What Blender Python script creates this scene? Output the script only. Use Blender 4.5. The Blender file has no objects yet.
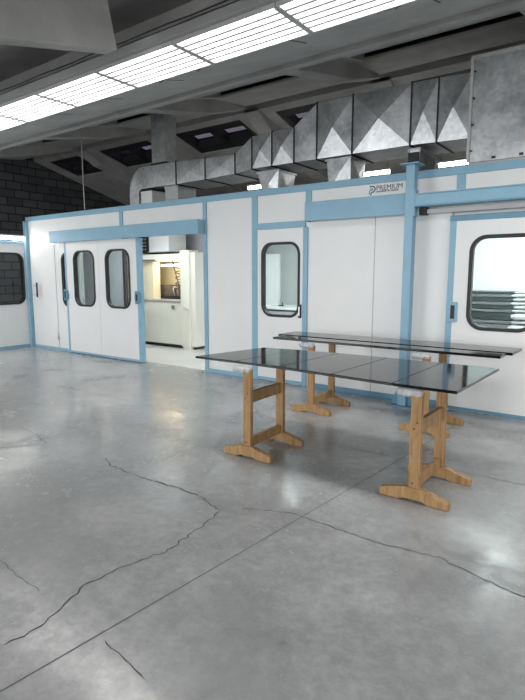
import bpy, bmesh, math, random
from mathutils import Vector
random.seed(7)
scn = bpy.context.scene
COL = scn.collection
R = math.radians

# ------------------------------------------------------------------ materials
def new_mat(name):
    m = bpy.data.materials.new(name); m.use_nodes = True
    nt = m.node_tree; nt.nodes.clear()
    out = nt.nodes.new('ShaderNodeOutputMaterial')
    return m, nt, out

def ramp(nt, fac, stops):
    r = nt.nodes.new('ShaderNodeValToRGB')
    e = r.color_ramp.elements
    while len(e) < len(stops): e.new(0.5)
    for i, (p, c) in enumerate(stops):
        e[i].position = p
        e[i].color = (c[0], c[1], c[2], 1) if isinstance(c, (tuple, list)) else (c, c, c, 1)
    nt.links.new(fac, r.inputs[0])
    return r.outputs[0]

def noise(nt, scale, detail=4, rough=.55, vec=None, dist=0):
    n = nt.nodes.new('ShaderNodeTexNoise')
    n.inputs['Scale'].default_value = scale; n.inputs['Detail'].default_value = detail
    n.inputs['Roughness'].default_value = rough; n.inputs['Distortion'].default_value = dist
    if vec is not None: nt.links.new(vec, n.inputs['Vector'])
    return n.outputs['Fac']

def coords(nt, scale=(1, 1, 1), kind='Object'):
    tc = nt.nodes.new('ShaderNodeTexCoord'); mp = nt.nodes.new('ShaderNodeMapping')
    mp.inputs['Scale'].default_value = scale
    nt.links.new(tc.outputs[kind], mp.inputs['Vector'])
    return mp.outputs[0]

def lerp(a, b, t): return tuple(x + (y - x) * t for x, y in zip(a, b))

def painted(name, c, rough=.5, metal=0.0, var=.06, scale=3.0, bump=0.0, spec=.5, mscale=(1, 1, 1), coat=0.0):
    """a coat of colour with slight mottling"""
    m, nt, out = new_mat(name)
    b = nt.nodes.new('ShaderNodeBsdfPrincipled')
    v = coords(nt, mscale)
    n = noise(nt, scale, 5, .6, v)
    col = ramp(nt, n, [(.3, tuple(x * (1 - var) for x in c)), (.7, tuple(min(1, x * (1 + var)) for x in c))])
    nt.links.new(col, b.inputs['Base Color'])
    b.inputs['Roughness'].default_value = rough; b.inputs['Metallic'].default_value = metal
    b.inputs['Specular IOR Level'].default_value = spec
    b.inputs['Coat Weight'].default_value = coat
    if bump:
        bp = nt.nodes.new('ShaderNodeBump'); bp.inputs['Strength'].default_value = bump
        bp.inputs['Distance'].default_value = .01
        nt.links.new(noise(nt, scale * 8, 4, .6, v), bp.inputs['Height'])
        nt.links.new(bp.outputs[0], b.inputs['Normal'])
    nt.links.new(b.outputs[0], out.inputs[0])
    return m

def glow(name, c, s):
    m, nt, out = new_mat(name)
    e = nt.nodes.new('ShaderNodeEmission')
    e.inputs[0].default_value = (*c, 1); e.inputs[1].default_value = s
    nt.links.new(e.outputs[0], out.inputs[0])
    return m

def glass_mat(name, tint, gloss=.06):
    m, nt, out = new_mat(name)
    t = nt.nodes.new('ShaderNodeBsdfTransparent'); t.inputs[0].default_value = (*tint, 1)
    g = nt.nodes.new('ShaderNodeBsdfGlossy'); g.inputs['Roughness'].default_value = .02
    g.inputs[0].default_value = (1, 1, 1, 1)
    f = nt.nodes.new('ShaderNodeFresnel'); f.inputs[0].default_value = 1.45
    mx = nt.nodes.new('ShaderNodeMixShader')
    ge = nt.nodes.new('ShaderNodeNewGeometry'); mu = nt.nodes.new('ShaderNodeMath'); mu.operation = 'SUBTRACT'; mu.use_clamp = True
    nt.links.new(f.outputs[0], mu.inputs[0]); nt.links.new(ge.outputs['Backfacing'], mu.inputs[1])   # only the outer face of a pane mirrors
    nt.links.new(mu.outputs[0], mx.inputs[0]); nt.links.new(t.outputs[0], mx.inputs[1]); nt.links.new(g.outputs[0], mx.inputs[2])
    nt.links.new(mx.outputs[0], out.inputs[0])
    return m

def floor_mat():
    m, nt, out = new_mat('polished_concrete')
    b = nt.nodes.new('ShaderNodeBsdfPrincipled')
    v = coords(nt)
    big = noise(nt, .45, 4, .55, v); mid = noise(nt, 1.7, 8, .66, v, .25); fine = noise(nt, 16, 8, .72, v)
    def mad(a, k, c=None, c0=0.0):
        n = nt.nodes.new('ShaderNodeMath'); n.operation = 'MULTIPLY_ADD'
        nt.links.new(a, n.inputs[0]); n.inputs[1].default_value = k
        if c is None: n.inputs[2].default_value = c0
        else: nt.links.new(c, n.inputs[2])
        return n.outputs[0]
    mix = mad(big, .35, mad(mid, .40, mad(fine, .25)))
    col = ramp(nt, mix, [(.36, (.19, .196, .203)), (.46, (.30, .307, .315)), (.54, (.40, .407, .413)), (.64, (.55, .555, .555))])
    nt.links.new(col, b.inputs['Base Color'])
    rmix = mad(mid, .55, mad(fine, .25, mad(big, .2)))
    nt.links.new(ramp(nt, rmix, [(.36, .38), (.5, .22), (.62, .09)]), b.inputs['Roughness'])
    b.inputs['Specular IOR Level'].default_value = .55
    bp = nt.nodes.new('ShaderNodeBump'); bp.inputs['Strength'].default_value = .12; bp.inputs['Distance'].default_value = .004
    nt.links.new(noise(nt, 9, 6, .6, v), bp.inputs['Height']); nt.links.new(bp.outputs[0], b.inputs['Normal'])
    nt.links.new(b.outputs[0], out.inputs[0])
    return m

def block_mat():
    m, nt, out = new_mat('dark_blockwork')
    b = nt.nodes.new('ShaderNodeBsdfPrincipled')
    tc = nt.nodes.new('ShaderNodeTexCoord'); sp = nt.nodes.new('ShaderNodeSeparateXYZ'); cb = nt.nodes.new('ShaderNodeCombineXYZ')
    nt.links.new(tc.outputs['Object'], sp.inputs[0])
    nt.links.new(sp.outputs['Y'], cb.inputs['X']); nt.links.new(sp.outputs['Z'], cb.inputs['Y'])
    br = nt.nodes.new('ShaderNodeTexBrick')
    nt.links.new(cb.outputs[0], br.inputs['Vector'])
    br.inputs['Color1'].default_value = (.06, .062, .068, 1); br.inputs['Color2'].default_value = (.11, .114, .122, 1)
    br.inputs['Mortar'].default_value = (.02, .021, .024, 1)
    br.inputs['Scale'].default_value = 1; br.inputs['Brick Width'].default_value = .4; br.inputs['Row Height'].default_value = .2
    br.inputs['Mortar Size'].default_value = .014
    nt.links.new(br.outputs[0], b.inputs['Base Color'])
    b.inputs['Roughness'].default_value = .85
    bp = nt.nodes.new('ShaderNodeBump'); bp.inputs['Strength'].default_value = .8; bp.inputs['Distance'].default_value = .015; bp.invert = True
    nt.links.new(br.outputs['Fac'], bp.inputs['Height']); nt.links.new(bp.outputs[0], b.inputs['Normal'])
    nt.links.new(b.outputs[0], out.inputs[0])
    return m

def wood_mat():
    m, nt, out = new_mat('pine_wood')
    b = nt.nodes.new('ShaderNodeBsdfPrincipled')
    v = coords(nt, (14, 14, 1.6), 'Object')
    n = noise(nt, 2.2, 6, .6, v, 1.2)
    col = ramp(nt, n, [(.3, (.25, .13, .045)), (.5, (.40, .235, .10)), (.72, (.52, .335, .16))])
    nt.links.new(col, b.inputs['Base Color']); b.inputs['Roughness'].default_value = .55
    nt.links.new(b.outputs[0], out.inputs[0])
    return m

def galv_mat():
    m, nt, out = new_mat('galvanised_sheet')
    b = nt.nodes.new('ShaderNodeBsdfPrincipled')
    v = coords(nt)
    vo = nt.nodes.new('ShaderNodeTexVoronoi'); vo.inputs['Scale'].default_value = 22; nt.links.new(v, vo.inputs['Vector'])
    n = noise(nt, 2.5, 6, .65, v, .3)
    ad = nt.nodes.new('ShaderNodeMath'); ad.operation = 'MULTIPLY_ADD'
    nt.links.new(vo.outputs['Color'], ad.inputs[0]); ad.inputs[1].default_value = .25; nt.links.new(n, ad.inputs[2])
    col = ramp(nt, ad.outputs[0], [(.4, (.42, .44, .46)), (.85, (.72, .74, .76))])
    nt.links.new(col, b.inputs['Base Color'])
    nt.links.new(ramp(nt, n, [(.3, .32), (.7, .50)]), b.inputs['Roughness'])
    b.inputs['Metallic'].default_value = .85
    nt.links.new(b.outputs[0], out.inputs[0])
    return m

def gloss_black():
    m, nt, out = new_mat('black_lacquer')
    b = nt.nodes.new('ShaderNodeBsdfPrincipled')
    v = coords(nt)
    n = noise(nt, 6, 6, .6, v)
    nt.links.new(ramp(nt, n, [(.3, (.004, .005, .006)), (.7, (.008, .009, .011))]), b.inputs['Base Color'])
    nt.links.new(ramp(nt, n, [(.3, .06), (.7, .13)]), b.inputs['Roughness'])
    b.inputs['Specular IOR Level'].default_value = .36
    nt.links.new(b.outputs[0], out.inputs[0])
    return m

M = dict(
    floor=floor_mat(), block=block_mat(), wood=wood_mat(), galv=galv_mat(), black=gloss_black(),
    conc=painted('grey_concrete', (.43, .43, .418), .85, var=.16, scale=2.2, bump=.25),
    conc_d=painted('shuttered_concrete', (.39, .39, .38), .9, var=.2, scale=1.6, bump=.25),
    plaster=painted('beige_plaster', (.52, .48, .42), .9, var=.1, scale=1.2),
    white=painted('white_panel', (.77, .785, .79), .38, var=.025, scale=1.4),
    white_in=painted('white_booth_lining', (.78, .81, .81), .45, var=.02, scale=1.4),
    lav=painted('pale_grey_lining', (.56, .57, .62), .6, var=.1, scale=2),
    blue=painted('light_blue_paint', (.235, .425, .56), .42, var=.06, scale=4),
    blue_d=painted('blue_grey_paint', (.13, .29, .41), .45, var=.06, scale=4),
    rubber=painted('black_rubber', (.012, .012, .013), .5),
    blackp=painted('black_plastic', (.018, .018, .02), .4),
    dark=painted('dark_steel', (.03, .032, .035), .55, .3),
    steel=painted('brushed_steel', (.55, .56, .57), .35, .9),
    greymetal=painted('grey_sheet', (.42, .42, .42), .5, .2),
    lampbody=painted('lamp_white_enamel', (.55, .55, .55), .5),
    cream=painted('cream_enamel', (.74, .74, .66), .4, var=.03),
    warm=painted('cream_lining', (.85, .77, .58), .6, var=.04),
    brown=painted('brown_grime', (.16, .125, .095), .7, var=.3, scale=12),
    wrap=painted('plastic_film', (.60, .61, .62), .3, var=.2, scale=30, bump=.8),
    wrapd=painted('grey_film', (.33, .34, .36), .35, var=.3, scale=30, bump=.8),
    graybd=painted('grey_lacquer', (.15, .16, .17), .3, var=.08),
    darkbd=painted('dark_green_lacquer', (.035, .05, .05), .3, var=.1),
    crack=painted('crack_dirt', (.085, .085, .085), .95, var=.3, scale=20),
    joint=painted('joint_filler', (.13, .132, .135), .8, var=.2, scale=20),
    epoxy=painted('pale_floor_paint', (.62, .62, .60), .3, var=.05, scale=2),
    ink=painted('dark_lettering', (.035, .05, .065), .5),
    teal=painted('teal_emblem', (.035, .14, .19), .5),
    tube=glow('lit_tube', (1, .985, .96), 12.0),
    tube2=glow('lit_tube_small', (1, .98, .94), 30.0),
    booth_bright=glow('lit_booth_panel_bright', (.97, 1, 1), 24.0),
    booth=glow('lit_booth_panel', (.95, 1, 1), 11.0),
    warmlamp=glow('lit_warm_lamp', (1, .84, .58), 18.0),
    glass=glass_mat('window_glass', (.90, .95, .94)),
    glass_sky=glass_mat('skylight_glass', (.85, .85, .9)),
)

# ------------------------------------------------------------------ mesh helpers
class MB:
    def __init__(s): s.v, s.f = [], []
    def add(s, vs, fs):
        o = len(s.v); s.v += [tuple(p) for p in vs]; s.f += [tuple(i + o for i in f) for f in fs]; return s
    def box(s, x0, x1, y0, y1, z0, z1):
        return s.add([(x0,y0,z0),(x1,y0,z0),(x1,y1,z0),(x0,y1,z0),(x0,y0,z1),(x1,y0,z1),(x1,y1,z1),(x0,y1,z1)],
                     [(0,3,2,1),(4,5,6,7),(0,1,5,4),(1,2,6,5),(2,3,7,6),(3,0,4,7)])
    def hexa(s, b, t):
        """bottom and top quads, counter-clockwise from above"""
        return s.add(list(b) + list(t), [(0,3,2,1),(4,5,6,7),(0,1,5,4),(1,2,6,5),(2,3,7,6),(3,0,4,7)])
    def prism_x(s, yz, x0, x1):
        n = len(yz)
        vs = [(x0, y, z) for y, z in yz] + [(x1, y, z) for y, z in yz]
        return s.add(vs, [tuple(range(n))[::-1], tuple(range(n, 2*n))] + [(i, (i+1) % n, n + (i+1) % n, n + i) for i in range(n)])
    def prism_y(s, xz, y0, y1):
        n = len(xz)
        vs = [(x, y0, z) for x, z in xz] + [(x, y1, z) for x, z in xz]
        return s.add(vs, [tuple(range(n)), tuple(range(n, 2*n))[::-1]] + [(i, n + i, n + (i+1) % n, (i+1) % n) for i in range(n)])
    def tube(s, pts, r, n=10, radii=None):
        pts = [Vector(p) for p in pts]; rings = []
        for i, p in enumerate(pts):
            d = (pts[min(i+1, len(pts)-1)] - pts[max(i-1, 0)]).normalized()
            a = d.cross(Vector((0, 0, 1)))
            if a.length < .1: a = d.cross(Vector((0, 1, 0)))
            a.normalize(); b = d.cross(a); rr = radii[i] if radii else r
            rings.append([p + (a*math.cos(2*math.pi*k/n) + b*math.sin(2*math.pi*k/n))*rr for k in range(n)])
        vs = [v for q in rings for v in q]; fs = []
        for i in range(len(pts)-1):
            for k in range(n):
                fs.append((i*n+k, i*n+(k+1) % n, (i+1)*n+(k+1) % n, (i+1)*n+k))
        fs.append(tuple(range(n))[::-1]); fs.append(tuple(range((len(pts)-1)*n, len(pts)*n)))
        return s.add(vs, fs)
    def pyramid_sheet(s, q, h):
        """a sheet-metal quad with a cross-break: four triangles rising h at the middle"""
        q = [Vector(p) for p in q]
        nrm = (q[1]-q[0]).cross(q[3]-q[0]).normalized()
        c = sum(q, Vector())/4 + nrm*h
        return s.add(q + [c], [(0,1,4),(1,2,4),(2,3,4),(3,0,4)])
    def build(s, name, mat, parent=None, bevel=0, smooth=False, loc=None):
        me = bpy.data.meshes.new(name); me.from_pydata(s.v, [], s.f); me.update()
        bm = bmesh.new(); bm.from_mesh(me)
        bmesh.ops.recalc_face_normals(bm, faces=bm.faces)
        if bevel:
            bmesh.ops.bevel(bm, geom=[e for e in bm.edges if len(e.link_faces) == 2 and e.calc_face_angle(0) > .6], offset=bevel, segments=2, affect='EDGES', profile=.5)
        bm.to_mesh(me); bm.free()
        if smooth:
            for p in me.polygons: p.use_smooth = True
        return link(name, me, mat, parent, loc)

def link(name, me, mat, parent=None, loc=None):
    me.materials.clear(); me.materials.append(mat)
    o = bpy.data.objects.new(name, me); COL.objects.link(o)
    if parent is not None: o.parent = parent
    if loc is not None: o.location = loc
    return o

def tag(o, label=None, cat=None, group=None, kind=None):
    if label: o['label'] = label
    if cat: o['category'] = cat
    if group: o['group'] = group
    if kind: o['kind'] = kind
    return o
def thing(name, label, cat, loc=(0,0,0), rotz=0, group=None):
    o = bpy.data.objects.new(name, None); COL.objects.link(o)
    o.empty_display_size = .1
    o.location = loc; o.rotation_euler = (0, 0, rotz)
    return tag(o, label, cat, group)
def struct(o): o['kind'] = 'structure'; return o
def sroot(name, loc=(0,0,0)):
    o = bpy.data.objects.new(name, None); COL.objects.link(o); o.location = loc; o.empty_display_size = .1
    return struct(o)
def dup(o, label=None, loc=None, rotz=None):
    def cp(a, par):
        c = a.copy(); COL.objects.link(c)
        if par is not None: c.parent = par
        for ch in list(a.children): cp(ch, c)
        return c
    c = cp(o, None)
    if label: c['label'] = label
    if loc is not None: c.location = loc
    if rotz is not None: c.rotation_euler = (0, 0, rotz)
    return c

def rrect(x0, x1, z0, z1, r, n=7):
    p = []
    for cx, cz, a in ((x1-r, z0+r, -90), (x1-r, z1-r, 0), (x0+r, z1-r, 90), (x0+r, z0+r, 180)):
        for k in range(n+1):
            t = R(a + 90*k/n); p.append((cx + r*math.cos(t), cz + r*math.sin(t)))
    return p
def rect(x0, x1, z0, z1): return [(x0,z0),(x1,z0),(x1,z1),(x0,z1)]

def plate(name, loops, thick, mat, parent=None, loc=(0,0,0), bevel=0, face='Y'):
    """a flat plate in XZ (face Y) or YZ (face X): first loop outer, the rest holes"""
    cu = bpy.data.curves.new(name, 'CURVE'); cu.dimensions = '2D'; cu.fill_mode = 'BOTH'
    cu.extrude = thick/2 - bevel; cu.bevel_depth = bevel; cu.offset = -bevel
    for lp in loops:
        sp = cu.splines.new('POLY'); sp.points.add(len(lp)-1); sp.use_cyclic_u = True
        for i, (a, b) in enumerate(lp): sp.points[i].co = (a, b, 0, 1)
    return from_curve(name, cu, mat, parent, loc, face)
def from_curve(name, cu, mat, parent, loc, face='Y'):
    tmp = bpy.data.objects.new('tmp', cu); COL.objects.link(tmp)
    dg = bpy.context.evaluated_depsgraph_get(); dg.update()
    me = bpy.data.meshes.new_from_object(tmp.evaluated_get(dg))
    bpy.data.objects.remove(tmp); bpy.data.curves.remove(cu)
    me.name = name
    for v in me.vertices:
        a, b, c = v.co
        v.co = (a, -c, b) if face == 'Y' else (-c if False else c, a, b)
    bm = bmesh.new(); bm.from_mesh(me)
    bmesh.ops.remove_doubles(bm, verts=bm.verts, dist=1e-5)
    bmesh.ops.recalc_face_normals(bm, faces=bm.faces); bm.to_mesh(me); bm.free()
    return link(name, me, mat, parent, loc)

# ------------------------------------------------------------------ camera
F = 518.0
PITCH = math.atan(76/F)
YAW = math.atan(382.5/(F*math.cos(PITCH) + 76*math.sin(PITCH)))
cam = bpy.data.cameras.new('camera'); cam.sensor_width = 36; cam.lens = F/700*36; cam.clip_start = .05
co = bpy.data.objects.new('camera', cam); COL.objects.link(co)
co.location = (0, 0, 1.5); co.rotation_euler = (math.pi/2 - PITCH, 0, YAW)
scn.camera = co

# ------------------------------------------------------------------ room shell
XL, XR, YF, YB = -13.0, 5.0, -8.0, 11.3
fl = struct(MB().box(XL-.2, XR+.2, YF-.2, YB+.2, -.2, 0).build('floor', M['floor']))
struct(MB().box(XL-.2, XL, YF, YB, 0, 5.2).build('wall_left', M['block']))
struct(MB().box(XR, XR+.2, YF, YB, 0, 5.2).build('wall_right', M['plaster']))
struct(MB().box(XL-.2, XR+.2, YB, YB+.2, 0, 5.2).build('wall_back', M['plaster']))
struct(MB().box(XL-.2, XR+.2, YF-.2, YF, 0, 5.2).build('wall_front', M['plaster']))

def ribbon(name, pts, w, mat, jitter=0):
    P = []
    for i in range(len(pts)-1):
        a, b = Vector((*pts[i], 0)), Vector((*pts[i+1], 0)); n = max(2, int((b-a).length/.03)) if jitter else 1
        for k in range(n):
            q = a.lerp(b, k/n)
            if jitter and (i or k): q += Vector((random.uniform(-jitter, jitter), random.uniform(-jitter, jitter), 0))
            P.append(q)
    P.append(Vector((*pts[-1], 0)))
    vs, fs = [], []
    for i, p in enumerate(P):
        d = (P[min(i+1, len(P)-1)] - P[max(i-1, 0)]).normalized(); nrm = Vector((-d.y, d.x, 0))
        ww = w*(random.uniform(.45, 1.2) if jitter else 1)
        if jitter and i in (0, len(P)-1): ww *= .2
        vs += [p + nrm*ww/2 + Vector((0,0,.0012)), p - nrm*ww/2 + Vector((0,0,.0012))]
        if i: fs.append((2*i-2, 2*i-1, 2*i+1, 2*i))
    MB().add(vs, fs).build(name, mat, fl)
ribbon('floor_crack', [(-3.456,2.545),(-3.268,2.459),(-3.101,2.451),(-2.812,2.445),(-2.542,2.464),(-2.313,2.446),(-2.06,2.37)], .011, M['crack'], .012)
ribbon('floor_crack', [(-2.06,2.37),(-2.035,2.237),(-2.004,2.029),(-1.984,1.814),(-2.032,1.68),(-2.061,1.51),(-2.074,1.373),(-2.028,1.233),(-1.981,1.105),(-1.973,1.032),(-1.982,.929)], .009, M['crack'], .012)
ribbon('floor_crack', [(-1.989,2.475),(-1.857,2.536),(-1.688,2.607),(-1.506,2.607),(-1.294,2.592),(-1.045,2.592),(-.754,2.638),(-.535,2.57),(-.325,2.533),(.1,2.5)], .008, M['crack'], .008)
ribbon('floor_crack', [(-1.676,1.189),(-1.519,1.164),(-1.378,1.142)], .005, M['crack'], .008)
ribbon('floor_crack', [(-2.631,1.242),(-2.387,1.217),(-2.199,1.212)], .003, M['crack'], .008)
ribbon('floor_crack', [(-4.9,2.6),(-4.5,2.56),(-4.2,2.45),(-4.35,2.2),(-4.6,2.1)], .009, M['crack'], .012)
ribbon('expansion_joint', [(-1.95,-1.5),(-1.759,.794),(-1.636,2.168),(-1.50,3.8),(-1.40,5.3)], .0065, M['joint'])
ribbon('expansion_joint', [(-10.2,3.9),(-3.2,3.95),(3.9,4.0)], .005, M['joint'])

# roof: an M of two bays; the ridge above the booth runs along X
def zr(y): return 3.2 + .245*(y - 2.81)          # underside of the rafters, near slope
def zf(y): return 4.42 - .27*(y - 7.62)          # underside of the slab, far slope
YV = -.6
def slab(name, yz, x0, x1, mat='conc_d'): return struct(MB().prism_x(yz, x0, x1).build(name, M[mat]))
T = .16
# near slope, from the valley to the beam by the lamps
slab('ceiling', [(YV, zr(YV)+.5), (3.75, zr(3.75)+.5), (3.75, zr(3.75)+.5+T), (YV, zr(YV)+.5+T)], XL, XR)
slab('ceiling', [(YV, zr(YV)+.5), (YV, zr(YV)+.5+T), (YF, zr(YV)+.5+T+1.8), (YF, zr(YV)+.5+1.8)], XL, XR)
# from the beam up to the slots
Y1, Y2, Y3 = 6.15, 6.62, 7.46
slab('ceiling', [(3.70, zr(3.70)), (5.0, zr(5.0)), (5.0, zr(5.0)+.3), (3.70, zr(3.75)+.7)], XL, XR, 'conc')
slab('ceiling', [(5.0, zr(5.0)+.14), (Y1, zr(Y1)+.12), (Y1, zr(Y1)+.3), (5.0, zr(5.0)+.3)], XL, XR, 'conc')
slab('ceiling', [(Y2, zr(Y2)+.12), (Y3, zr(Y3)+.02), (Y3, zr(Y3)+.3), (Y2, zr(Y2)+.15)], XL, XR, 'conc')
RX = [-10.95, -8.47, -5.93, -3.47, -.98, 1.5]
for x in RX + [XL+.25]:                                   # solid pieces between the slots
    slab('ceiling', [(Y1, zr(Y1)+.12), (Y2, zr(Y2)+.12), (Y2, zr(Y2)+.3), (Y1, zr(Y1)+.3)], x-.28, x+.28, 'conc')
# dark metal decking above slots and over the ridge gap
slab('ceiling', [(5.9, zr(5.9)+.31), (Y3, zr(Y3)+.31), (7.92, 4.66), (7.92, 4.74), (Y3, zr(Y3)+.4), (5.9, zr(5.9)+.4)], XL, XR, 'dark')
# far slope with two-pane roof lights
Y4, Y5, Y6 = 7.77, 7.94, 8.80
slab('ceiling', [(Y4, zf(Y4)), (Y5, zf(Y5)), (Y5, zf(Y5)+.14), (Y4, zf(Y4)+.14)], XL, XR)
slab('ceiling', [(Y6, zf(Y6)), (YB, zf(YB)), (YB, zf(YB)+.14), (Y6, zf(Y6)+.14)], XL, XR)
edges = [XL] + RX + [XR]
prev = XL
wn = 1
for a, b in zip(edges[:-1], edges[1:]):
    w0, w1 = a + .40, b - .40
    slab('ceiling', [(Y5, zf(Y5)), (Y6, zf(Y6)), (Y6, zf(Y6)+.14), (Y5, zf(Y5)+.14)], prev, w0)
    prev = w1
    if b - a < 1.5: continue
    wr = sroot('window_%d' % wn, (0, 0, 0)); wn += 1
    mb = MB(); mid = (w0+w1)/2
    for xx in ((w0, w0+.10), (mid-.07, mid+.07), (w1-.10, w1)):
        mb.prism_x([(Y5, zf(Y5)+.02), (Y6, zf(Y6)+.02), (Y6, zf(Y6)+.2), (Y5, zf(Y5)+.2)], *xx)
    for yy in ((Y5, Y5+.22), (Y6-.22, Y6)):
        mb.prism_x([(yy[0], zf(yy[0])+.02), (yy[1], zf(yy[1])+.02), (yy[1], zf(yy[1])+.2), (yy[0], zf(yy[0])+.2)], w0, w1)
    mb.build('window_frame', M['dark'], wr)
    for xx in ((w0+.10, mid-.07), (mid+.07, w1-.10)):
        MB().prism_x([(Y5+.2, zf(Y5+.2)+.15), (Y6-.2, zf(Y6-.2)+.15), (Y6-.2, zf(Y6-.2)+.16), (Y5+.2, zf(Y5+.2)+.16)], *xx).build('window_pane', M['glass_sky'], wr)
slab('ceiling', [(Y5, zf(Y5)), (Y6, zf(Y6)), (Y6, zf(Y6)+.14), (Y5, zf(Y5)+.14)], prev, XR)
# beams
def beam(yz, x0, x1, mat='conc'): return struct(MB().prism_x(yz, x0, x1).build('ceiling_beam', M[mat], bevel=.012))
beam([(4.90, zr(4.90)-.05), (5.12, zr(5.12)-.05), (5.12, zr(5.12)+.15), (4.90, zr(4.90)+.02)], XL, XR)
for x in RX:
    beam([(5.1, zr(5.1)-.02), (5.9, zr(5.9)-.05), (6.62, zr(6.62)-.08), (Y3, zr(Y3)-.03), (Y3, zr(Y3)+.1), (5.1, zr(5.1)+.2)], x-.12, x+.12)
    beam([(Y4, zf(Y4)-.02), (Y4, zf(Y4)+.05), (YB, zf(YB)+.05), (YB, zf(YB)-.16), (8.2, zf(8.2)-.16)], x-.16, x+.16)
for x in (-8.47, -3.47, 1.5):                              # deep main rafters on the near slope
    beam([(YV, zr(YV)), (2.78, zr(2.78)), (2.66, zr(2.78)+.53), (YV, zr(YV)+.53)], x-.07, x+.07)
for k, xx in enumerate((-6.2, -5.2, -4.2, -2.65, -1.45)):  # construction joints on the lamp beam
    MB().hexa([(xx-.008,3.75,zr(3.75)-.003),(xx+.008,3.75,zr(3.75)-.003),(xx+.008,4.3,zr(4.3)-.003),(xx-.008,4.3,zr(4.3)-.003)],[(xx-.008,3.75,zr(3.75)+.001),(xx+.008,3.75,zr(3.75)+.001),(xx+.008,4.3,zr(4.3)+.001),(xx-.008,4.3,zr(4.3)+.001)]).build('trim_%d' % (k+30), M['crack'])
    struct(bpy.data.objects['trim_%d' % (k+30)])

# ------------------------------------------------------------------ ceiling lamps
LN, W0, W1, ZL = .992, 3.176, 3.672, 3.32
def lamp():
    r = thing('ceiling_light', '', 'ceiling light', (0, 0, 0), 0, 'fluorescent lights in the bright strip under the ceiling')
    w = W1 - W0; h = .09
    mb = MB().box(0, LN, 0, w, h-.012, h)
    mb.box(0, .022, 0, w, 0, h-.012).box(LN-.022, LN, 0, w, 0, h-.012).box(.022, LN-.022, 0, .014, 0, h-.012).box(.022, LN-.022, w-.014, w, 0, h-.012)
    mb.build('housing', M['lampbody'], r)
    n = 6; p = (w-.028)/n
    for k in range(n):
        y = .014 + p*(k+.5)
        MB().tube([(.03, y, .052), (LN-.03, y, .052)], .026, 8).build('tube', M['tube'], r, smooth=True)
    mb = MB()
    for k in range(1, n):
        y = .014 + p*k; mb.box(.022, LN-.022, y-.012, y+.012, .0, .03)
    mb.build('added_blades', M['lampbody'], r)  # blades added so grey lines show between the glaring tubes
    return r
L0 = lamp()
names = ['partly cut off by the left edge', 'second from the left', 'third from the left', 'fourth from the left', 'fifth from the left', 'cut off by the top edge']
for i, s in enumerate(names):
    o = L0 if i == 0 else dup(L0)
    o.location = (-7.2 + i*.998, W0, ZL)
    o['label'] = 'white fluorescent ceiling light in the bright strip, ' + s
rail = MB().box(-8.3, -1.0, W0-.06, W0-.005, ZL+.03, ZL+.10).box(-8.3, -1.0, W0-.06, 3.69, ZL+.0905, ZL+.112).build('mounting_rail', M['greymetal'])
tag(rail, 'long grey metal mounting channel along the edge of the bright light strip', 'rail')
cb = MB().tube([(-8.4 + i*.25, W0-.10, ZL+.10 + .004*math.sin(i*1.9)) for i in range(33)], .006, 6).build('electrical_cable', M['dark'])
tag(cb, 'thin dark electrical cable running along the light strip', 'cable')
jb0 = None
for i, (x, l) in enumerate(((-1.66, 'small grey junction box beside the rightmost ceiling light'), (-3.62, 'small grey junction box below the middle of the light strip'),
                            (-4.12, 'small grey junction box near the third ceiling light from the left'))):
    j = thing('junction_box', l, 'junction box', (x, 3.86, zr(3.83)-.06), 0, 'junction boxes beside the light strip')
    MB().box(-.04, .04, -.03, .025, 0, .06).build('box_body', M['greymetal'], j, bevel=.005)
    MB().tube([(.04, 0, .03), (.075, 0, .03)], .012, 8).build('cable_gland', M['dark'], j)

# ------------------------------------------------------------------ booth shell
YW = 5.88
def wallbox(mb, x0, x1, z0, z1): mb.box(x0, x1, YW, YW+.07, z0, z1)
HID = rrect(-9.06, -8.60, .90, 1.88, .14)
W2 = rrect(-4.29, -3.69, .93, 1.91, .15)
wp = plate('wall_booth', [[(-10.24,0),(-8.50,0),(-8.50,2.12),(-5.37,2.12),(-5.37,0),(-4.42,0),(-4.42,2.12),(-3.58,2.12),(-3.58,0),(-1.69,0),(-1.69,2.07),(-.3,2.08),(-.3,0),(3.5,0),(3.5,2.62),(-10.24,2.62)], HID], .07, M['white'], None, (0, YW+.035, 0))
struct(wp)
hg = plate('window_gasket', [rrect(-9.085,-8.575,.875,1.905,.16), rrect(-9.04,-8.62,.92,1.86,.125)], .11, M['rubber'], wp, (0,0,0), .006)
plate('window_pane', [rrect(-9.05,-8.61,.91,1.87,.13)], .008, M['glass'], wp, (0,0,0))
struct(MB().box(-8.7, 3.5, YW+.07, 9.6, 2.56, 2.62).build('ceiling_booth', M['white_in']))
struct(MB().box(-10.2, 3.5, 9.6, 9.67, 0, 2.62).build('wall_booth_back', M['lav']))
struct(MB().box(-7.0, 3.5, 9.55, 9.598, 0, 2.555).build('wall_booth_lining', M['white_in']))
struct(MB().box(3.43, 3.5, YW+.07, 9.55, 0, 2.56).build('wall_booth_right', M['white_in']))
struct(MB().box(-2.9, 3.43, 8.25, 8.30, 0, 2.555).build('wall_booth_inner', M['white_in']))
struct(MB().box(-10.15, -6.95, 8.40, 8.45, 0, 2.555).build('wall_machine_back', M['lav']))
# pale fixed panel inside, seen through the sliding door
ip = sroot('wall_inner_panel', (0,0,0))
MB().box(-10.9, -8.66, 7.0, 7.05, 0, 2.5).build('panel', M['lav'], ip)
MB().box(-8.66, -8.60, 6.99, 7.06, 0, 2.5).build('edge_strip', M['dark'], ip)
struct(MB().box(-8.6, 3.43, YW+.07, 9.55, 0, .003).build('floor_booth', M['epoxy']))
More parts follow.
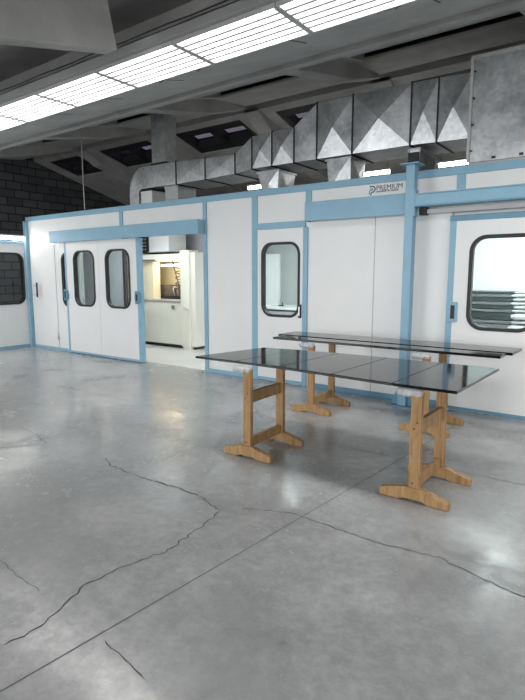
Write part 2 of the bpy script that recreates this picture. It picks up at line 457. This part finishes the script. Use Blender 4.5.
# lit panels under the booth ceiling
for i, (x, y, w, m_) in enumerate(((-7.6, 6.5, 1.6, 'booth'), (-4.2, 7.2, 1.2, 'booth_bright'), (-1.0, 7.0, 1.6, 'booth_bright'), (1.2, 7.0, 1.2, 'booth_bright'))):
    o = thing('booth_light', ['square white light panel under the booth ceiling by the open doorway', 'square white light panel under the booth ceiling behind the narrow door',
              'square white light panel under the booth ceiling behind the right-hand door', 'square white light panel under the booth ceiling beyond the right edge'][i], 'ceiling light', (x, y, 2.49))
    MB().box(-w/2, w/2, -.3, .3, .012, .058).build('housing', M['lampbody'], o)
    MB().box(-w/2+.02, w/2-.02, -.28, .28, 0, .011).build('diffuser', M[m_], o)

# partition running towards the camera on the left
PW = rrect(4.78, 5.755, .90, 1.915, .15)
lp = plate('wall_partition', [rect(2.6, 5.879, 0, 2.10), PW], .06, M['white'], None, (-10.28, 0, 0), face='X'); struct(lp)
plate('window_gasket', [rrect(4.77,5.765,.89,1.925,.16), rrect(4.80,5.735,.92,1.895,.135)], .10, M['rubber'], lp, (0,0,0), .006, face='X')
plate('window_pane', [rrect(4.79,5.745,.91,1.905,.14)], .008, M['glass'], lp, (0,0,0), face='X')
tn = 1
def trim(x0, x1, z0, z1, y0=YW-.016, y1=YW-.0005, mat='blue'):
    global tn
    o = struct(MB().box(x0, x1, y0, y1, z0, z1).build('trim_%d' % tn, M[mat], bevel=.003)); tn += 1; return o
def trim_b(*a):
    global tn
    o = struct(MB().box(*a).build('trim_%d' % tn, M['blue'], bevel=.003)); tn += 1; return o
trim_b(-10.29, -10.235, 2.6, 5.86, 2.10, 2.15)
trim_b(-10.2495, -10.235, 2.6, 5.80, 0, .06)
trim_b(-10.240, -10.175, 5.80, YW-.0005, 0, 2.55)                     # corner
trim(-10.24, 3.5, 2.55, 2.635, YW-.018)                               # top rail
trim(-10.20, -8.80, 0, .05)
trim(-7.31, -7.22, 2.30, 2.55)
trim(-5.385, -5.315, 0, 2.55, YW-.02)
trim(-5.315, -4.47, 0, .06)
trim(-4.47, -4.375, 0, 2.55, YW-.018)
trim(-4.375, -3.60, 2.10, 2.185, YW-.022)
trim(-3.63, -3.56, 0, 2.10, YW-.022)
trim(-3.60, -3.515, 2.185, 2.55, YW-.018)
trim(-3.50, -1.73, 0, .07, 5.822, 5.838, 'blue_d')
trim(-.25, 3.5, 0, .07, mat='blue_d')
trim(-1.71, -1.62, 2.36, 2.55)
trim(1.1, 1.2, 2.36, 2.55)
trim(-1.74, 1.4, 2.06, 2.12, 5.80, YW-.0005, 'blue_d')                 # header over the right-hand door

# flush door near the corner
d = sroot('door_1')
MB().box(-10.14, -9.30, 5.868, 5.8795, .055, 2.06).build('door_leaf', M['white'], d)
MB().box(-9.298, -9.295, 5.876, 5.8795, .055, 2.06).build('seam', M['lampbody'], d)
h = MB().tube([(-9.83, 5.78, 1.04), (-9.83, 5.78, 1.33)], .016, 10).build('door_handle', M['blackp'], d, smooth=True)
for zz in (1.27, 1.09): MB().tube([(-10.02, 5.868, zz), (-9.99, 5.80, zz), (-9.83, 5.78, zz)], .009, 8).build('handle_bracket', M['steel'], h)
MB().box(-9.32, -9.27, 5.845, 5.868, .23, .27).tube([(-9.295, 5.85, .2), (-9.295, 5.85, .36)], .006, 8).build('floor_bolt', M['steel'], d)

# large sliding door, parked to the left
d = sroot('door_2')
DW1, DW2 = rrect(-8.575, -7.97, .92, 1.91, .17), rrect(-7.64, -7.01, .92, 1.91, .17)
ex = lambda lp_, k: None
plate('door_leaf', [rect(-8.80, -6.83, .05, 2.085), DW1, DW2], .05, M['white'], d, (0, 5.825, 0))
for (a, b) in ((-8.575, -7.97), (-7.64, -7.01)):
    g = plate('window_gasket', [rrect(a-.014, b+.014, .906, 1.924, .18), rrect(a+.018, b-.018, .938, 1.892, .155)], .075, M['rubber'], d, (0, 5.825, 0), .006)
    plate('window_pane', [rrect(a+.012, b-.012, .932, 1.898, .16)], .008, M['glass'], g, (0, 0, 0))
MB().box(-8.86, -8.80, 5.797, 5.853, .012, 2.085).build('stile', M['blue'], d, bevel=.003)
MB().box(-6.83, -6.725, 5.797, 5.853, .012, 2.085).build('stile', M['blue'], d, bevel=.003)
MB().box(-8.80, -6.83, 5.795, 5.855, .012, .05).build('bottom_rail', M['blue'], d, bevel=.003)
MB().box(-7.85, -7.846, 5.797, 5.7998, .05, 2.085).build('seam', M['lampbody'], d)
for x in (-8.83, -6.80):
    hh = MB().prism_y([(x-.045, 1.0), (x+.045, 1.03), (x+.06, 1.10), (x+.045, 1.19), (x-.045, 1.22), (x-.06, 1.11)], 5.755, 5.797).build('door_handle', M['blue_d'], d, bevel=.008)
    MB().box(x-.02, x+.02, 5.75, 5.756, 1.05, 1.17).build('finger_slot', M['dark'], hh)

# narrow hinged door with one window
d = sroot('door_3')
plate('door_leaf', [rect(-4.372, -3.632, .012, 2.098), W2], .05, M['white'], d, (0, 5.893, 0))
g = plate('window_gasket', [rrect(-4.306,-3.674,.914,1.926,.165), rrect(-4.272,-3.708,.948,1.892,.135)], .075, M['rubber'], d, (0, 5.893, 0), .006)
plate('window_pane', [rrect(-4.278,-3.702,.942,1.898,.14)], .008, M['glass'], g, (0, 0, 0))
hh = MB().box(-3.68, -3.645, 5.835, 5.868, .92, 1.10).build('door_handle', M['blackp'], d, bevel=.006)
MB().box(-3.672, -3.653, 5.83, 5.836, .95, 1.07).build('finger_slot', M['steel'], hh)
MB().box(-4.372, -3.632, 5.856, 5.868, .012, .055).build('kick_rail', M['blue'], d)

# wide plain sliding door under the middle cover
d = sroot('door_4')
MB().box(-3.50, -2.622, 5.84, 5.875, .012, 2.2).build('door_leaf', M['white'], d)
MB().box(-2.612, -1.73, 5.84, 5.875, .012, 2.2).build('door_leaf', M['white'], d)
MB().box(-2.622, -2.612, 5.846, 5.875, .012, 2.2).build('seam', M['greymetal'], d)

# right-hand sliding door with the big window
d = sroot('door_5', (.06, 0, 0))
W5 = rrect(-1.555, -.92, .925, 1.885, .15)
plate('door_leaf', [rect(-1.72, -.2, .05, 2.055), W5], .05, M['white'], d, (0, 5.795, 0))
g = plate('window_gasket', [rrect(-1.572,-.903,.908,1.902,.165), rrect(-1.535,-.94,.945,1.865,.13)], .075, M['rubber'], d, (0, 5.795, 0), .006)
plate('window_pane', [rrect(-1.542,-.933,.938,1.872,.137)], .008, M['glass'], g, (0, 0, 0))
MB().box(-1.785, -1.72, 5.765, 5.823, .012, 2.055).build('stile', M['blue'], d, bevel=.003)
MB().box(-1.72, -.2, 5.765, 5.823, .012, .05).build('bottom_rail', M['blue_d'], d, bevel=.003)
hh = MB().box(-1.775, -1.665, 5.745, 5.765, .985, 1.20).build('door_handle', M['blue'], d, bevel=.004)
MB().box(-1.73, -1.69, 5.738, 5.746, 1.02, 1.165).build('finger_slot', M['dark'], hh)

# ------------------------------------------------------------------ door covers, post, tracks, sign
def cover(x0, x1, z0, z1, label):
    t = thing('door_track_cover', label, 'door cover', (x0, 0, z0))
    L = x1-x0; H = z1-z0
    MB().box(0, L, 5.70, 5.715, 0, H).box(0, L, 5.715, 5.862, H-.015, H).build('cover_panel', M['blue'], t, bevel=.003)
    MB().box(-.006, 0, 5.70, 5.862, 0, H).build('end_cap', M['blue'], t)
    MB().box(L, L+.006, 5.70, 5.862, 0, H).build('end_cap', M['blue'], t)
    MB().box(.02, L-.02, 5.74, 5.80, H-.09, H-.02).build('track', M['steel'], t)
    return t
cover(-9.16, -5.345, 2.085, 2.295, 'long light blue box cover over the open sliding door on the left')
cover(-3.505, -2.215, 2.155, 2.385, 'light blue box cover under the sign, left of the post')

t = thing('steel_post', 'light blue square steel post standing in front of the booth wall', 'post', (-2.122, 5.645, 0))
MB().box(-.047, .047, -.055, .055, .012, 2.66).build('shaft', M['blue'], t, bevel=.005)
MB().box(-.105, .105, -.10, .10, 2.66, 2.672).build('cap_plate', M['blue'], t, bevel=.002)
MB().box(-.16, .16, -.10, .10, 0, .012).build('base_plate', M['blue_d'], t, bevel=.002)
MB().prism_y([(-.145, .012), (-.048, .012), (-.048, .19), (-.075, .19)], -.006, .006).build('gusset', M['blue_d'], t)
MB().prism_y([(.145, .012), (.048, .012), (.048, .19), (.075, .19)], -.006, .006).build('gusset', M['blue_d'], t)
MB().box(.0475, .060, -.05, .05, 2.12, 2.40).build('bracket_plate', M['blue'], t)
t = thing('door_track_beam', 'light blue steel beam running right from the blue post', 'beam', (-2.061, 5.60, 2.215))
MB().box(0, 3.6, 0, .08, .015, .125).build('beam_web', M['blue'], t, bevel=.003)
MB().box(0, 3.6, -.01, .09, 0, .014).build('flange', M['blue_d'], t)
MB().box(0, 3.6, -.01, .09, .126, .138).build('flange', M['blue'], t)
t = thing('sliding_door_track', 'silvery door track below the blue beam at the upper right', 'track', (-1.995, 5.735, 2.15))
MB().box(.02, 3.4, 0, .05, 0, .045).build('track_profile', M['lampbody'], t, bevel=.003)
MB().box(-.06, .02, -.02, .06, -.012, .075).build('end_stop', M['dark'], t, bevel=.004)

def stroke(pts, w):
    pts = [Vector((a, 0, b)) for a, b in pts]; L, Rr = [], []
    for i, p in enumerate(pts):
        dd = (pts[min(i+1, len(pts)-1)] - pts[max(i-1, 0)]).normalized(); n = Vector((-dd.z, 0, dd.x))
        L.append(p + n*w/2); Rr.append(p - n*w/2)
    return [(q.x, q.z) for q in L] + [(q.x, q.z) for q in Rr[::-1]]
s = thing('sign_plate', 'white sign with dark capital lettering and a curled emblem left of the post', 'sign', (-2.77, 5.872, 2.39))
MB().box(0, .50, 0, .0075, 0, .15).build('plate', M['white'], s, bevel=.0015)
arc = lambda cx, cz, r, a0, a1, n=12: [(cx + r*math.cos(R(a0+(a1-a0)*k/n)), cz + r*math.sin(R(a0+(a1-a0)*k/n))) for k in range(n+1)]
em = stroke([(.052, .131)] + arc(.088, .098, .033, 90, -90) + [(.078, .065), (.070, .052), (.070, .030)], .015)
em2 = stroke([(.056, .105)] + arc(.082, .098, .010, 50, -70, 5) + [(.060, .088), (.050, .074), (.050, .044)], .009)
mb = MB().prism_y(em, -.003, 0).prism_y(em2, -.003, 0)
mb.build('emblem', M['teal'], s)
def text(body, size, x, z, w, mat, parent, name='lettering'):
    cu = bpy.data.curves.new(name, 'FONT'); cu.body = body; cu.size = size; cu.extrude = .0015; cu.offset = 0
    o = from_curve(name, cu, mat, parent, (0, 0, 0))
    xs = [v.co.x for v in o.data.vertices]; k = w/(max(xs)-min(xs)); x0 = min(xs)
    for v in o.data.vertices: v.co.x = (v.co.x - x0)*k
    o.location = (x, -.0015, z); return o
text('PREMIUM', .078, .140, .082, .315, M['ink'], s)
mb = MB(); x = .142
for wlen in (10, 3, 7):                                    # second line: too small to read, dark marks of letter size
    for k in range(wlen):
        hgt = random.choice((.014, .018, .022)); mb.box(x, x+.0085, -.0025, 0, .058, .058+hgt); x += .0125
    x += .010
mb.build('small_line', M['ink'], s)

# ------------------------------------------------------------------ tube lights
def tube_light(label, loc, L, rotz=0, hang=None):
    t = thing('tube_light', label, 'tube light', loc, rotz)
    MB().box(0, L, -.035, .035, .05, .085).build('batten', M['lampbody'], t, bevel=.004)
    MB().tube([(.02, 0, .02), (L-.02, 0, .02)], .030, 10).build('tube', M['tube2'], t, smooth=True)
    if hang:
        for x in (.08*L, .92*L): MB().tube([(x, 0, .085), (x, 0, hang)], .004, 6).build('suspension_wire', M['dark'], t)
    return t
t = tube_light('bright tube light on top of the left partition wall', (-10.24, 4.5, 2.19), 1.33, R(90))
for x in (.1, 1.1): MB().box(x, x+.06, .036, .06, -.04, .085).build('bracket', M['lampbody'], t)
tube_light('hanging tube light seen right of the post below the ducts', (-2.95, 9.0, 3.27), .62, 0, zf(9.0)-3.275)
tube_light('hanging tube light seen left of the sign below the ducts', (-4.40, 9.0, 3.27), .62, 0, zf(9.0)-3.275)
tube_light('hanging tube light seen below the left end of the big duct', (-6.65, 8.6, 3.20), .62, 0, zf(8.6)-3.20)
hc = MB().tube([(-8.16, 5.80, 2.64), (-8.165, 5.80, 3.2), (-8.16, 5.80, zr(5.8)+.11)], .010, 6).build('hanging_cable', M['greymetal'])
tag(hc, 'thin grey vertical cable dropping from the roof to the booth wall', 'cable')

# ------------------------------------------------------------------ ducts
YD, YE = 6.40, 7.05
du = thing('ventilation_duct', 'long galvanised rectangular duct with crossed creases above the booth', 'duct', (0, 0, 0))
def section(x0, x1, b0, t0, b1, t1, crease=.022, y0=YD, y1=YE, parent=None, flange=True, y0b=None):
    y0b = y0 if y0b is None else y0b
    mb = MB()
    fr = [(x0, y0, b0), (x1, y0b, b1), (x1, y0b, t1), (x0, y0, t0)]
    bo = [(x0, y1, b0), (x1, y1, b1), (x1, y0b, b1), (x0, y0, b0)]
    if crease: mb.pyramid_sheet(fr, crease); mb.add(bo, [(0,1,2,3)])
    else: mb.add(fr, [(0,1,2,3)]); mb.add(bo, [(0,1,2,3)])
    mb.add([(x0, y0, t0), (x1, y0b, t1), (x1, y1, t1), (x0, y1, t0)], [(0,1,2,3)])
    mb.add([(x0, y1, b0), (x1, y1, b1), (x1, y1, t1), (x0, y1, t0)], [(3,2,1,0)])
    mb.add([(x0, y0, b0), (x0, y1, b0), (x0, y1, t0), (x0, y0, t0)], [(3,2,1,0)])
    mb.add([(x1, y0b, b1), (x1, y1, b1), (x1, y1, t1), (x1, y0b, t1)], [(0,1,2,3)])
    me = mb.build('duct_section', M['galv'], parent or du)
    return me
def flange(x, y0, y1, b, t, parent=None, w=.008, e=.014):
    mb = MB()
    mb.box(x-w, x+w, y0-e, y0+.01, b-e, t+e).box(x-w, x+w, y1-.01, y1+e, b-e, t+e).box(x-w, x+w, y0+.01, y1-.01, b-e, b+.01).box(x-w, x+w, y0+.01, y1-.01, t-.01, t+e)
    mb.build('duct_flange', M['dark'], parent or du)
ZB = 3.055
S = [(-7.28, -6.46, 2.99, 3.36, 2.99, 3.35, .010), (-6.46, -5.806, 2.99, 3.35, 3.0, 3.32, .012), (-5.806, -5.193, 3.0, 3.32, 3.02, 3.30, .014),
     (-5.193, -4.869, 3.02, 3.30, ZB, 3.51, 0), (-4.869, -4.506, ZB, 3.51, ZB, 3.52, .05), (-4.506, -4.128, ZB, 3.52, ZB, 3.53, .05),
     (-4.128, -3.76, ZB, 3.53, ZB, 3.78, 0), (-3.76, -3.228, ZB, 3.78, ZB, 3.78, .06), (-3.228, -2.45, ZB, 3.78, ZB, 3.77, .07),
     (-2.45, -2.127, ZB, 3.77, ZB-.01, 3.76, .045), (-2.127, -1.745, ZB-.01, 3.76, ZB-.02, 3.74, .055)]
for i, q in enumerate(S):
    section(*q[:6], crease=q[6])
    if i: flange(q[0], YD, YE, q[2], q[3])
# elbow turning down at the left end
el = thing('elbow_duct', 'rounded galvanised elbow turning down at the far left end of the duct', 'duct', (0, 0, 0))
mb = MB(); n = 6
pin = (-7.28, 2.95)
ring = []
for k in range(n+1):
    a = R(90 + 90*k/n)
    ring.append(((-7.285 + .115*math.cos(a), 2.93 + .06*math.sin(a)), (-7.285 + .365*math.cos(a), 2.93 + .43*math.sin(a))))
for (i0, o0), (i1, o1) in zip(ring[:-1], ring[1:]):
    mb.hexa([(i0[0], YD, i0[1]), (i0[0], YE, i0[1]), (i1[0], YE, i1[1]), (i1[0], YD, i1[1])], [(o0[0], YD, o0[1]), (o0[0], YE, o0[1]), (o1[0], YE, o1[1]), (o1[0], YD, o1[1])])
mb.build('duct_elbow', M['galv'], el)
MB().box(-7.65, -7.40, YD, YE, 2.622, 2.93).build('duct_section', M['galv'], el)
# vertical branch to the roof
rt = 0
ri = thing('roof_duct', 'upright galvanised duct rising from the long duct to the roof', 'duct', (-6.90, 6.56, 3.365))
MB().box(-.16, .16, -.14, .14, 0, zr(6.42)+.10-3.36).build('duct_section', M['galv'], ri)
MB().box(-.175, .175, -.155, .155, .0, .025).build('duct_flange', M['dark'], ri)
# drops onto the booth roof
def drop(label, xa0, xa1, xb0, xb1, y0, y1, zt, mat='galv', crease=.02, zb=2.622):
    t = thing('drop_duct', label, 'duct', (0, 0, 0))
    A = [(xa0, y0, zt), (xa1, y0, zt), (xa1, y1, zt), (xa0, y1, zt)]
    ya0, ya1 = y0 + .03, y1 - .03
    B = [(xb0, ya0, zb), (xb1, ya0, zb), (xb1, ya1, zb), (xb0, ya1, zb)]
    mb = MB()
    mb.pyramid_sheet([B[0], B[1], A[1], A[0]], crease); mb.pyramid_sheet([B[1], B[2], A[2], A[1]], crease)
    mb.pyramid_sheet([B[2], B[3], A[3], A[2]], crease); mb.pyramid_sheet([B[3], B[0], A[0], A[3]], crease)
    mb.add(A, [(0,1,2,3)]).add(B, [(3,2,1,0)])
    mb.build('duct_body', M[mat], t)
    MB().box(xa0-.015, xa1+.015, y0-.015, y1+.015, zt-.03, zt-.005).build('duct_flange', M['galv'], t)
    return t
drop('tapering galvanised branch duct below the small creased duct sections', -4.80, -4.42, -4.72, -4.46, 6.45, 6.90, ZB-.045)
drop('wide galvanised branch duct with diamond creases standing left of the sign', -3.63, -3.27, -3.60, -3.28, 6.45, 6.90, ZB-.012)
t = drop('dull galvanised branch duct behind the head of the blue post', -2.47, -2.34, -2.45, -2.35, 6.45, 7.04, ZB-.03, crease=.0)
MB().box(-2.475, -2.345, 6.42, 6.434, 2.63, 2.97).build('front_shade', M['dark'], t)  # dark sheet standing in for shade on the duct's narrow front
t = thing('flexible_connector', 'white canvas connector box under the left end of the duct', 'connector', (-7.19, 6.55, 2.622))
mb = MB()
for k in range(8): mb.box(-.15 - .006*(k % 2), .13 + .006*(k % 2), -.15 - .006*(k % 2), .45, k*.040, k*.040 + .040)
mb.build('sleeve', M['white'], t)
MB().box(-.165, .145, -.165, .46, .32, .345).build('clamp_band', M['dark'], t)
t = thing('ribbed_sleeve', 'pale ribbed sleeve hanging below the upright roof duct', 'connector', (-6.66, 6.60, 2.622))
mb = MB()
for k in range(12): mb.box(-.15 - .008*(k % 2), .15 + .008*(k % 2), -.12 - .008*(k % 2), .32, k*.029, k*.029 + .029)
mb.build('sleeve', M['wrap'], t)
MB().box(-.165, .165, -.135, .33, .348, .366).build('clamp_band', M['galv'], t)
t = thing('air_plenum', 'big flat-sided galvanised air box at the upper right', 'air box', (-1.735, 6.34, 2.622))
MB().box(0, 3.2, 0, 1.1, .13, 1.24).build('casing', M['galv'], t)
MB().box(-.02, .012, -.02, .02, .13, 1.26).build('corner_angle', M['lampbody'], t)
MB().box(-.02, 3.2, -.018, -.001, 1.22, 1.26).build('top_angle', M['lampbody'], t)
MB().box(.0, 3.2, .02, 1.05, .0, .128).build('base_frame', M['lampbody'], t)
for k in range(4):
    MB().tube([(.03, -.022, .25 + k*.28), (.03, -.03, .25 + k*.28)], .012, 8).build('bolt', M['dark'], t)
for k in range(3):
    MB().box(.25 + k*.28, .29 + k*.28, -.012, -.001, .145, .17).build('clip', M['dark'], t)

# ------------------------------------------------------------------ trestles and boards
def trestle(label, loc, rotz=0):
    t = thing('wooden_trestle', label, 'trestle', loc, rotz, 'wooden trestles under the black boards')
    for s_ in (-1, 1):
        y = .245*s_
        MB().prism_y([(-.235, .0), (-.10, .0), (-.06, .016), (.06, .016), (.10, .0), (.235, 0), (.235, .048), (.055, .098), (-.055, .098), (-.235, .052)], y-.026, y+.026).build('foot', M['wood'], t, bevel=.005)
        p = MB().box(-.036, .036, y-.022, y+.022, .098, .745).build('post', M['wood'], t, bevel=.004)
        for zz in (.51, .535, .12 + .0): 
            pass
        for sx, sz in ((-.01, .50), (.012, .545), (-.005, .13)):
            MB().tube([(sx, y-.0225, sz), (sx, y-.026, sz)], .006, 8).build('screw', M['dark'], p)
        # crossbar wrapped in film
        pts, rad = [], []
        for k in range(15):
            u = -1 + 2*k/14
            pts.append(((-.055 + u*.09) if s_ < 0 else (.05 + u*.12), y + random.uniform(-.003, .003), .736 + random.uniform(-.003, .001)))
            rad.append((.031 + random.uniform(-.005, .002))*(1 if abs(u) < .95 else .62))
        MB().tube(pts, .028, 12, rad).build('padded_crossbar', M['wrap'] if s_ < 0 else M['wrapd'], t, smooth=True)
    MB().box(-.016, .016, -.223, .223, .085, .165).build('stretcher', M['wood'], t, bevel=.004)
    MB().box(-.016, .016, -.223, .223, .455, .55).build('stretcher', M['wood'], t, bevel=.004)
    return t
trestle('light wooden trestle with wrapped crossbars under the left end of the front boards', (-2.53, 3.50, 0), R(1.5))
trestle('light wooden trestle with wrapped crossbars under the right end of the front boards', (-1.115, 3.487, 0), R(-1))
trestle('light wooden trestle with wrapped crossbars under the left half of the rear boards', (-2.83, 5.0, 0), R(2))
trestle('light wooden trestle with wrapped crossbars under the right half of the rear boards', (-1.575, 5.0, 0), R(0))

def board(label, p, z0, th, group, name='lacquered_board'):
    """a flat board from its four corners (counter-clockwise from above)"""
    c = sum((Vector((*q, 0)) for q in p), Vector())/4
    mb = MB().hexa([(x-c.x, y-c.y, 0) for x, y in p], [(x-c.x, y-c.y, th) for x, y in p])
    o = mb.build(name, M['black'], None, bevel=.003, loc=(c.x, c.y, z0))
    return tag(o, label, 'board', group)
G = 'black boards lying across the front trestles'
fx = [(-3.116, 3.265), (-2.663, 3.274), (-2.231, 3.270), (-1.754, 3.240), (-1.283, 3.202), (-.864, 3.203)]
bx = [(-2.95, 4.06), (-2.58, 4.12), (-2.175, 4.16), (-1.72, 4.18), (-1.262, 4.19), (-.829, 4.194)]
lab = ['glossy black board at the left end of the front trestle table', 'second glossy black board from the left on the front trestle table', 'third glossy black board from the left, in the middle of the front table',
       'fourth glossy black board from the left on the front trestle table', 'glossy black board at the right end of the front table, catching a pale reflection']
for i in range(5):
    a, b, c, e = fx[i], fx[i+1], bx[i+1], bx[i]
    board(lab[i], [(a[0]+.003, a[1]), (b[0]-.003, b[1]), (c[0]-.003, c[1]), (e[0]+.003, e[1])], .7705, .0195, G)
G = 'long black boards lying across the rear trestles'
board('long narrow black board at the front of the rear trestle table', [(-3.345, 4.775), (-.95, 4.80), (-.945, 5.00), (-3.345, 4.98)], .7705, .024, G)
board('long black board at the back of the rear trestle table, reaching furthest right', [(-3.45, 5.04), (-.90, 5.05), (-.89, 5.44), (-3.45, 5.42)], .7705, .026, G)

# ------------------------------------------------------------------ machine behind the open doorway
t = thing('coating_machine', 'cream industrial machine with a lit warm interior behind the open doorway', 'machine', (-7.06, 7.42, 0))
# local: x from -2.2 to 0, y 0..0.85
MB().box(-2.2, -.12, .07, .80, 0, .075).build('plinth', M['blackp'], t)
MB().box(-2.2, -.33, .0, .04, .075, .93).build('front_panel', M['cream'], t, bevel=.006)
MB().box(-2.2, -.33, -.02, .82, .935, .975).build('worktop', M['greymetal'], t, bevel=.004)
MB().box(-2.2, -.04, .80, .85, .075, 1.75).build('back_panel', M['warm'], t)
MB().prism_x([(.0, 1.76), (.03, 1.90), (.85, 1.95), (.85, 1.76)], -2.2, -.37).build('hood', M['cream'], t, bevel=.006)
MB().box(-1.5, -1.1, -.012, .004, 1.775, 1.795).build('vent_slot', M['dark'], t)
col = MB().box(-.33, -.12, -.02, .22, .0, .06).box(-.36, -.12, -.03, .25, .06, 1.96).build('column', M['cream'], t, bevel=.01)
MB().box(-.12, .0, .02, .85, .06, 1.92).build('side_panel', M['cream'], t, bevel=.01)
MB().box(-.008, .004, .50, .512, .08, 1.9).build('panel_seam', M['greymetal'], t)
MB().box(.0, .02, .70, .76, 1.42, 1.47).build('hinge', M['dark'], t)
for x in (-1.52, -.58):
    MB().box(x-.05, x+.05, -.03, -.001, .80, .88).build('latch', M['steel'], t, bevel=.008)
MB().tube([(-.28, -.03, .87), (-.23, -.06, .84), (-.12, -.07, .80)], .022, 8).build('lever', M['lampbody'], t, smooth=True)
MB().tube([(-.62, .02, 1.77), (-.50, .05, 1.35), (-.44, .08, 1.05)], .014, 8).build('gas_strut', M['brown'], t, smooth=True)
MB().box(-2.2, -1.28, .10, .30, .976, 1.75).build('inner_cabinet', M['warm'], t, bevel=.005)
MB().box(-2.1, -.40, .45, .78, .976, 1.27).build('roller_bed', M['brown'], t)
MB().box(-2.1, -.40, .31, .45, .976, 1.04).build('tray', M['dark'], t)
random.seed(3)
hose = []
for k in range(60):
    a = k*.55; hose.append((-.80 + .07*math.cos(a), .38 + .07*math.sin(a), 1.12 + .010*k))
MB().tube(hose, .013, 6).build('coiled_hose', M['brown'], t, smooth=True)
mb = MB()
for k in range(9):
    x = -.95 + k*.065; mb.tube([(x, .40, 1.02), (x + random.uniform(-.06, .06), .38, 1.12 + random.uniform(0, .12)), (x + random.uniform(-.1, .1), .42, 1.24)], .010, 6)
mb.build('spray_arms', M['steel'], t, smooth=True)
MB().box(-1.24, -.42, .30, .40, 1.66, 1.70).build('work_lamp', M['warmlamp'], t)
t = thing('exhaust_box', 'white square exhaust box on top of the cream machine', 'box', (-8.22, 7.80, 1.945))
MB().box(-.31, .29, -.2, .3, .0, .60).build('casing', M['white'], t, bevel=.006)
MB().box(-.33, .31, -.22, .32, -.0, .02).build('base_flange', M['greymetal'], t)
t = thing('control_column', 'dark perforated column standing left of the white exhaust box', 'column', (-8.72, 7.82, 1.945))
MB().box(-.15, .15, -.2, .25, 0, .6).build('casing', M['dark'], t, bevel=.006)
mb = MB()
for k in range(7):
    for j in range(3): mb.box(-.10 + j*.07, -.07 + j*.07, -.206, -.2, .06 + k*.07, .09 + k*.07)
mb.build('perforations', M['greymetal'], t)

# ------------------------------------------------------------------ seen through the booth windows
st = thing('stacking_cart', 'low steel cart carrying the stacked boards behind the right-hand window', 'cart', (-2.2, 7.45, 0))
for x in (.05, 1.25):
    for y in (.03, .47): MB().box(x-.02, x+.02, y-.02, y+.02, .0, .70).build('leg', M['steel'], st)
MB().box(0, 1.3, 0, .5, .70, .74).build('deck', M['steel'], st)
hs = [(.74, .10, 'graybd'), (.842, .05, 'graybd'), (.894, .10, 'darkbd'), (.996, .045, 'graybd'), (1.043, .045, 'darkbd'), (1.090, .05, 'graybd'), (1.142, .05, 'darkbd'), (1.194, .05, 'graybd'), (1.246, .03, 'darkbd')]
pos = ['bottom', 'second', 'third', 'fourth', 'fifth', 'sixth', 'seventh', 'eighth', 'topmost']
for i, (z0, hgt, mm) in enumerate(hs):
    t = thing('wrapped_board', ('board with wrapped end behind the right-hand window, ' + (pos[i] + (' of its stack' if i in (0, 8) else ' from the stack bottom'))), 'board', (-2.2, 7.45, z0), 0, 'wrapped boards stacked behind the right-hand window')
    dx = random.uniform(-.03, .03)
    MB().box(0, .82 + dx, 0, .5, .001, hgt-.008).build('board_panel', M[mm], t, bevel=.003)
    mb = MB().tube([(.80+dx, .02, hgt*.5), (.86+dx, .0, hgt*.5), (.96+dx, .01, hgt*.5), (1.02+dx, .02, hgt*.5)], hgt*.42, 8, [hgt*.30, hgt*.44, hgt*.36, hgt*.2])
    mb.box(.82+dx, 1.0+dx, .06, .46, .002, hgt-.010)
    mb.build('end_wrap', M['wrap'], t)
t = thing('work_bench', 'low white bench seen through the narrow door window', 'bench', (-5.75, 8.3, 0))
MB().box(-.75, .75, -.25, .25, .84, .90).build('bench_top', M['white'], t, bevel=.004)
MB().box(-.72, .72, -.2, .2, .70, .80).build('apron', M['lav'], t)
for x in (-.7, .7):
    for y in (-.2, .2): MB().box(x-.025, x+.025, y-.025, y+.025, 0, .84).build('leg', M['white'], t)
t = thing('leaning_panel', 'tall white panel standing on the bench behind the narrow door window', 'panel', (-5.95, 8.36, .90))
MB().box(-.26, .24, 0, .03, 0, .98).build('panel_board', M['white'], t, bevel=.003)
MB().box(-.26, .24, .031, .05, .02, .96).build('backing', M['lav'], t)
for i, (x, l) in enumerate(((-5.50, 'small dark clamp on the white bench, right of the tall panel'), (-6.15, 'small dark clamp on the white bench, left of the tall panel'))):
    t = thing('bench_clamp', l, 'clamp', (x, 8.12, .90))
    MB().box(-.05, .05, -.02, .02, 0, .02).build('jaw', M['dark'], t); MB().tube([(.03, 0, .02), (.03, 0, .07)], .008, 8).build('screw_handle', M['dark'], t)

# ------------------------------------------------------------------ light
def area(name, loc, sx, sy, power, col=(1, .99, .96), rot=(0, 0, 0)):
    l = bpy.data.lights.new(name, 'AREA'); l.shape = 'RECTANGLE'; l.size = sx; l.size_y = sy; l.energy = power; l.color = col
    o = bpy.data.objects.new(name, l); COL.objects.link(o); o.location = loc; o.rotation_euler = rot
    return o
area('fill_light_behind', (1.2, -7.7, 1.9), 7.2, 3.2, 520, (.97, .99, 1), (R(90), 0, 0))  # added fill behind the camera to brighten the booth wall, no gate modelled
area('fill_light_far', (-9.0, -7.7, 1.9), 6.6, 3.2, 480, (.97, .99, 1), (R(90), 0, 0))  # second added fill, evens the light on the duct creases
area('lamp_row_right', (1.6, 3.42, 3.32), 4.5, .5, 110)
area('lamp_row_left', (-9.6, 3.42, 3.32), 2.6, .5, 50)

w = bpy.data.worlds.new('world'); w.use_nodes = True; scn.world = w
w.node_tree.nodes['Background'].inputs[0].default_value = (.56, .50, .62, 1)
w.node_tree.nodes['Background'].inputs[1].default_value = .35
scn.view_settings.view_transform = 'Standard'; scn.view_settings.look = 'None'
scn.view_settings.exposure = 0; scn.view_settings.gamma = 1; scn.view_settings.use_curve_mapping = False
